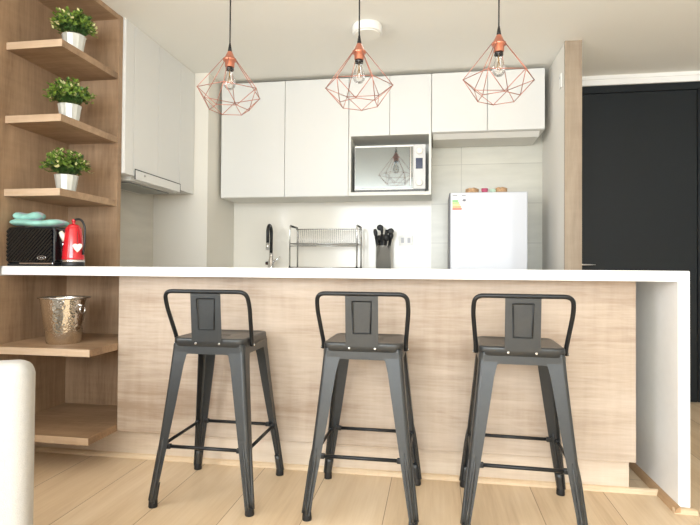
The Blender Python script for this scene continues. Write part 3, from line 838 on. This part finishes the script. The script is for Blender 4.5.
bm = bmesh.new(); add_tube(bm, [(0, -.002, .082), (-.010, .008, .13), (-.016, .016, .165)], .001, 5); obj('string', bm, 'black_pl', tg)

def cloth_roll(bm, x0, x1, zc, h, y0, y1, ph, mi=0):
    n, m = 26, 14
    rings = []
    for i in range(n+1):
        t = i/n; x = x0+(x1-x0)*t
        e = min(1, math.sqrt(max(0, 1-(2*t-1)**6))+.05)
        ring = []
        for j in range(m):
            a = 2*PI*j/m
            yy = (y0+y1)/2 + (y1-y0)/2*math.cos(a)*e
            zz = zc + .004*math.sin(7*t+ph) + h/2*math.sin(a)*e*(1+.08*math.sin(3*a+9*t))
            ring.append(bm.verts.new((x, yy, zz)))
        rings.append(ring)
    for A, B in zip(rings, rings[1:]):
        for j in range(m):
            q = (j+1) % m; f = bm.faces.new((A[j], A[q], B[q], B[j])); f.smooth = True
            f.material_index = 1 if j in (2, 3, 4, 9, 10) else 0
    bm.faces.new(rings[0]); bm.faces.new(rings[-1])
bm = bmesh.new()
cloth_roll(bm, -2.015, -1.752, TOP+TH+.020, .036, 2.19, 2.335, .3)
cloth_roll(bm, -2.012, -1.872, TOP+TH+.052, .042, 2.22, 2.31, 1.4)
cl_ = obj('folded_cloth', bm, ['teal', 'teal2']); tag(cl_, 'folded aqua kitchen cloth lying on top of the black toaster', 'cloth')

# ------------------------------------------------------------------ bucket
bk = thing('ice_bucket', 'hammered metal ice bucket on the shelf under the worktop', 'bucket', (-1.762, 2.285, .553))
bm = bmesh.new(); add_lathe(bm, [(.072, .0), (.076, .003), (.084, .06), (.096, .14), (.106, .214)], 56, caps=(True, False))
add_lathe(bm, [(.102, .214), (.092, .14), (.08, .06), (.072, .006)], 56, caps=(False, True)); obj('pail', bm, 'hammered', bk)
bm = bmesh.new(); add_lathe(bm, [(.106, .212), (.114, .214), (.1155, .217), (.114, .220), (.102, .219), (.101, .214)], 56, caps=(False, False)); obj('rim', bm, 'steel', bk)
for s in (1, -1):
    bm = bmesh.new(); c = Vector((s*.107, -.02*s, .162)); add_tube(bm, [c + Vector((s*.004, .018*math.cos(a*PI/10), .018*math.sin(a*PI/10))) for a in range(20)], .004, 8, True)
    bm2 = bm; bmesh.ops.create_uvsphere(bm2, u_segments=12, v_segments=8, radius=.009, matrix=Matrix.Translation(c+Vector((-s*.004, 0, .02))))
    obj('ring_handle', bm, 'chrome', bk, smooth=True)

# ------------------------------------------------------------------ potted plants
def make_plant(seed):
    rnd = random.Random(seed)
    t = thing('potted_plant', '', 'potted plant', group='small potted plants on the oak shelves')
    bm = bmesh.new(); n = 12; prev = None
    for r, z in ((.036, 0), (.039, .002), (.051, .080), (.053, .083), (.050, .083), (.045, .070)):
        cur = []
        for i in range(2*n):
            a = PI*i/n; rr = r*(1 if i % 2 else .955)
            cur.append(bm.verts.new((rr*math.cos(a), rr*math.sin(a), z)))
        if prev:
            for i in range(2*n):
                q = (i+1) % (2*n); bm.faces.new((prev[i], prev[q], cur[q], cur[i]))
        else: bm.faces.new(list(reversed(cur)))
        prev = cur
    obj('pot', bm, 'pot', t)
    bm = bmesh.new(); add_lathe(bm, [(.045, .066), (.040, .074), (.02, .080)], 20); obj('soil', bm, 'soil', t)
    stems = bmesh.new(); leaves = bmesh.new()
    def leaf(p, d, size, mi):
        d = d.normalized(); s = d.cross(Vector((rnd.uniform(-.5, .5), rnd.uniform(-.5, .5), 1)))
        if s.length < .01: s = Vector((1, 0, 0))
        s.normalize(); u = s.cross(d)
        b_ = leaves.verts.new(p); l1 = leaves.verts.new(p + d*size*.45 + s*size*.34 + u*size*.06); r1 = leaves.verts.new(p + d*size*.45 - s*size*.34 + u*size*.06)
        m1 = leaves.verts.new(p + d*size*.5 - u*size*.03); tpv = leaves.verts.new(p + d*size)
        for q in ((b_, m1, l1), (b_, r1, m1), (l1, m1, tpv), (m1, r1, tpv)):
            f = leaves.faces.new(q); f.material_index = mi; f.smooth = True
    for k in range(150):
        az = rnd.uniform(0, 2*PI); cz = rnd.uniform(-.05, 1)
        hr = math.sqrt(max(0, 1-cz*cz)); grow = rnd.uniform(.72, 1.05)
        base = Vector((.028*math.cos(az)*hr, .028*math.sin(az)*hr, .078))
        end = Vector((.098*math.cos(az)*hr*grow, .098*math.sin(az)*hr*grow, .085+.020*(1-cz)+.118*cz*grow))
        d0 = (end-base).normalized()
        pts = []
        for i in range(6):
            f = i/5
            pts.append(base.lerp(end, f) + Vector((0, 0, .022*math.sin(PI*f)*hr)) + Vector((rnd.uniform(-1, 1), rnd.uniform(-1, 1), 0))*.003)
        add_tube(stems, pts, .0008, 4)
        tipkind = rnd.random()
        for i in range(1, 6):
            for s_ in range(2 if i < 3 else 3):
                dd = Vector((rnd.uniform(-1, 1), rnd.uniform(-1, 1), rnd.uniform(-.3, .9))) + d0*.6
                mi = 0 if i < 4 or rnd.random() < .35 else 1
                if i >= 3 and rnd.random() < .5: mi = 1
                if i == 5 and tipkind < .25 and rnd.random() < .7: mi = 2
                leaf(pts[i], dd, rnd.uniform(.014, .023), mi)
    obj('stems', stems, 'stem', t)
    fo = obj('foliage', leaves, ['leaf', 'leaf2', 'leaf3'], t)
    return t
for seed, loc, rz, lb in ((3, (-1.790, 2.36, 1.984), .3, 'small leafy plant in a fluted pale pot on the highest shelf with a plant'),
                          (8, (-1.800, 2.35, 1.633), 1.1, 'small leafy plant in a fluted pale pot on the shelf between the other two plants'),
                          (15, (-1.812, 2.35, 1.285), 2.0, 'small leafy plant in a fluted pale pot just above the toaster and kettle')):
    p = make_plant(seed); p.location = loc; p.scale = (1.06, 1.06, 1.04); p.rotation_euler = (0, 0, rz); p['label'] = lb

# ------------------------------------------------------------------ upholstered seat at the frame edge, lengthened out of view to shade the nook
ch = thing('sofa', 'low off-white upholstered sofa, one corner of its back showing, unseen length added to shade the oak nook', 'sofa', (-1.255, .975, 0), R(28))
def soft(x0, x1, y0, y1, z0, z1, r): return box(x0, x1, y0, y1, z0, z1, r, 5)
obj('backrest', soft(-1.25, .33, 0, .10, .06, .688, .035), 'uphol', ch, True)
def slab(x0, x1, y0, y1, z0, z1, r, nm):
    return obj(nm, soft(x0, x1, y0, y1, z0, z1, r), 'uphol', ch, True)
slab(-1.20, .22, .10, .40, .10, .34, .02, 'seat_base')
slab(-1.19, -.49, .10, .40, .34, .45, .03, 'seat_cushion')
slab(-.48, .21, .10, .40, .34, .45, .03, 'seat_cushion')
for x, yy in ((-1.15, .05), (.27, .05), (-1.1, .36), (.16, .36)):
    bm = bmesh.new(); add_lathe(bm, [(.012, 0), (.02, .105)], 16, x, yy); obj('leg', bm, 'black_pl', ch)
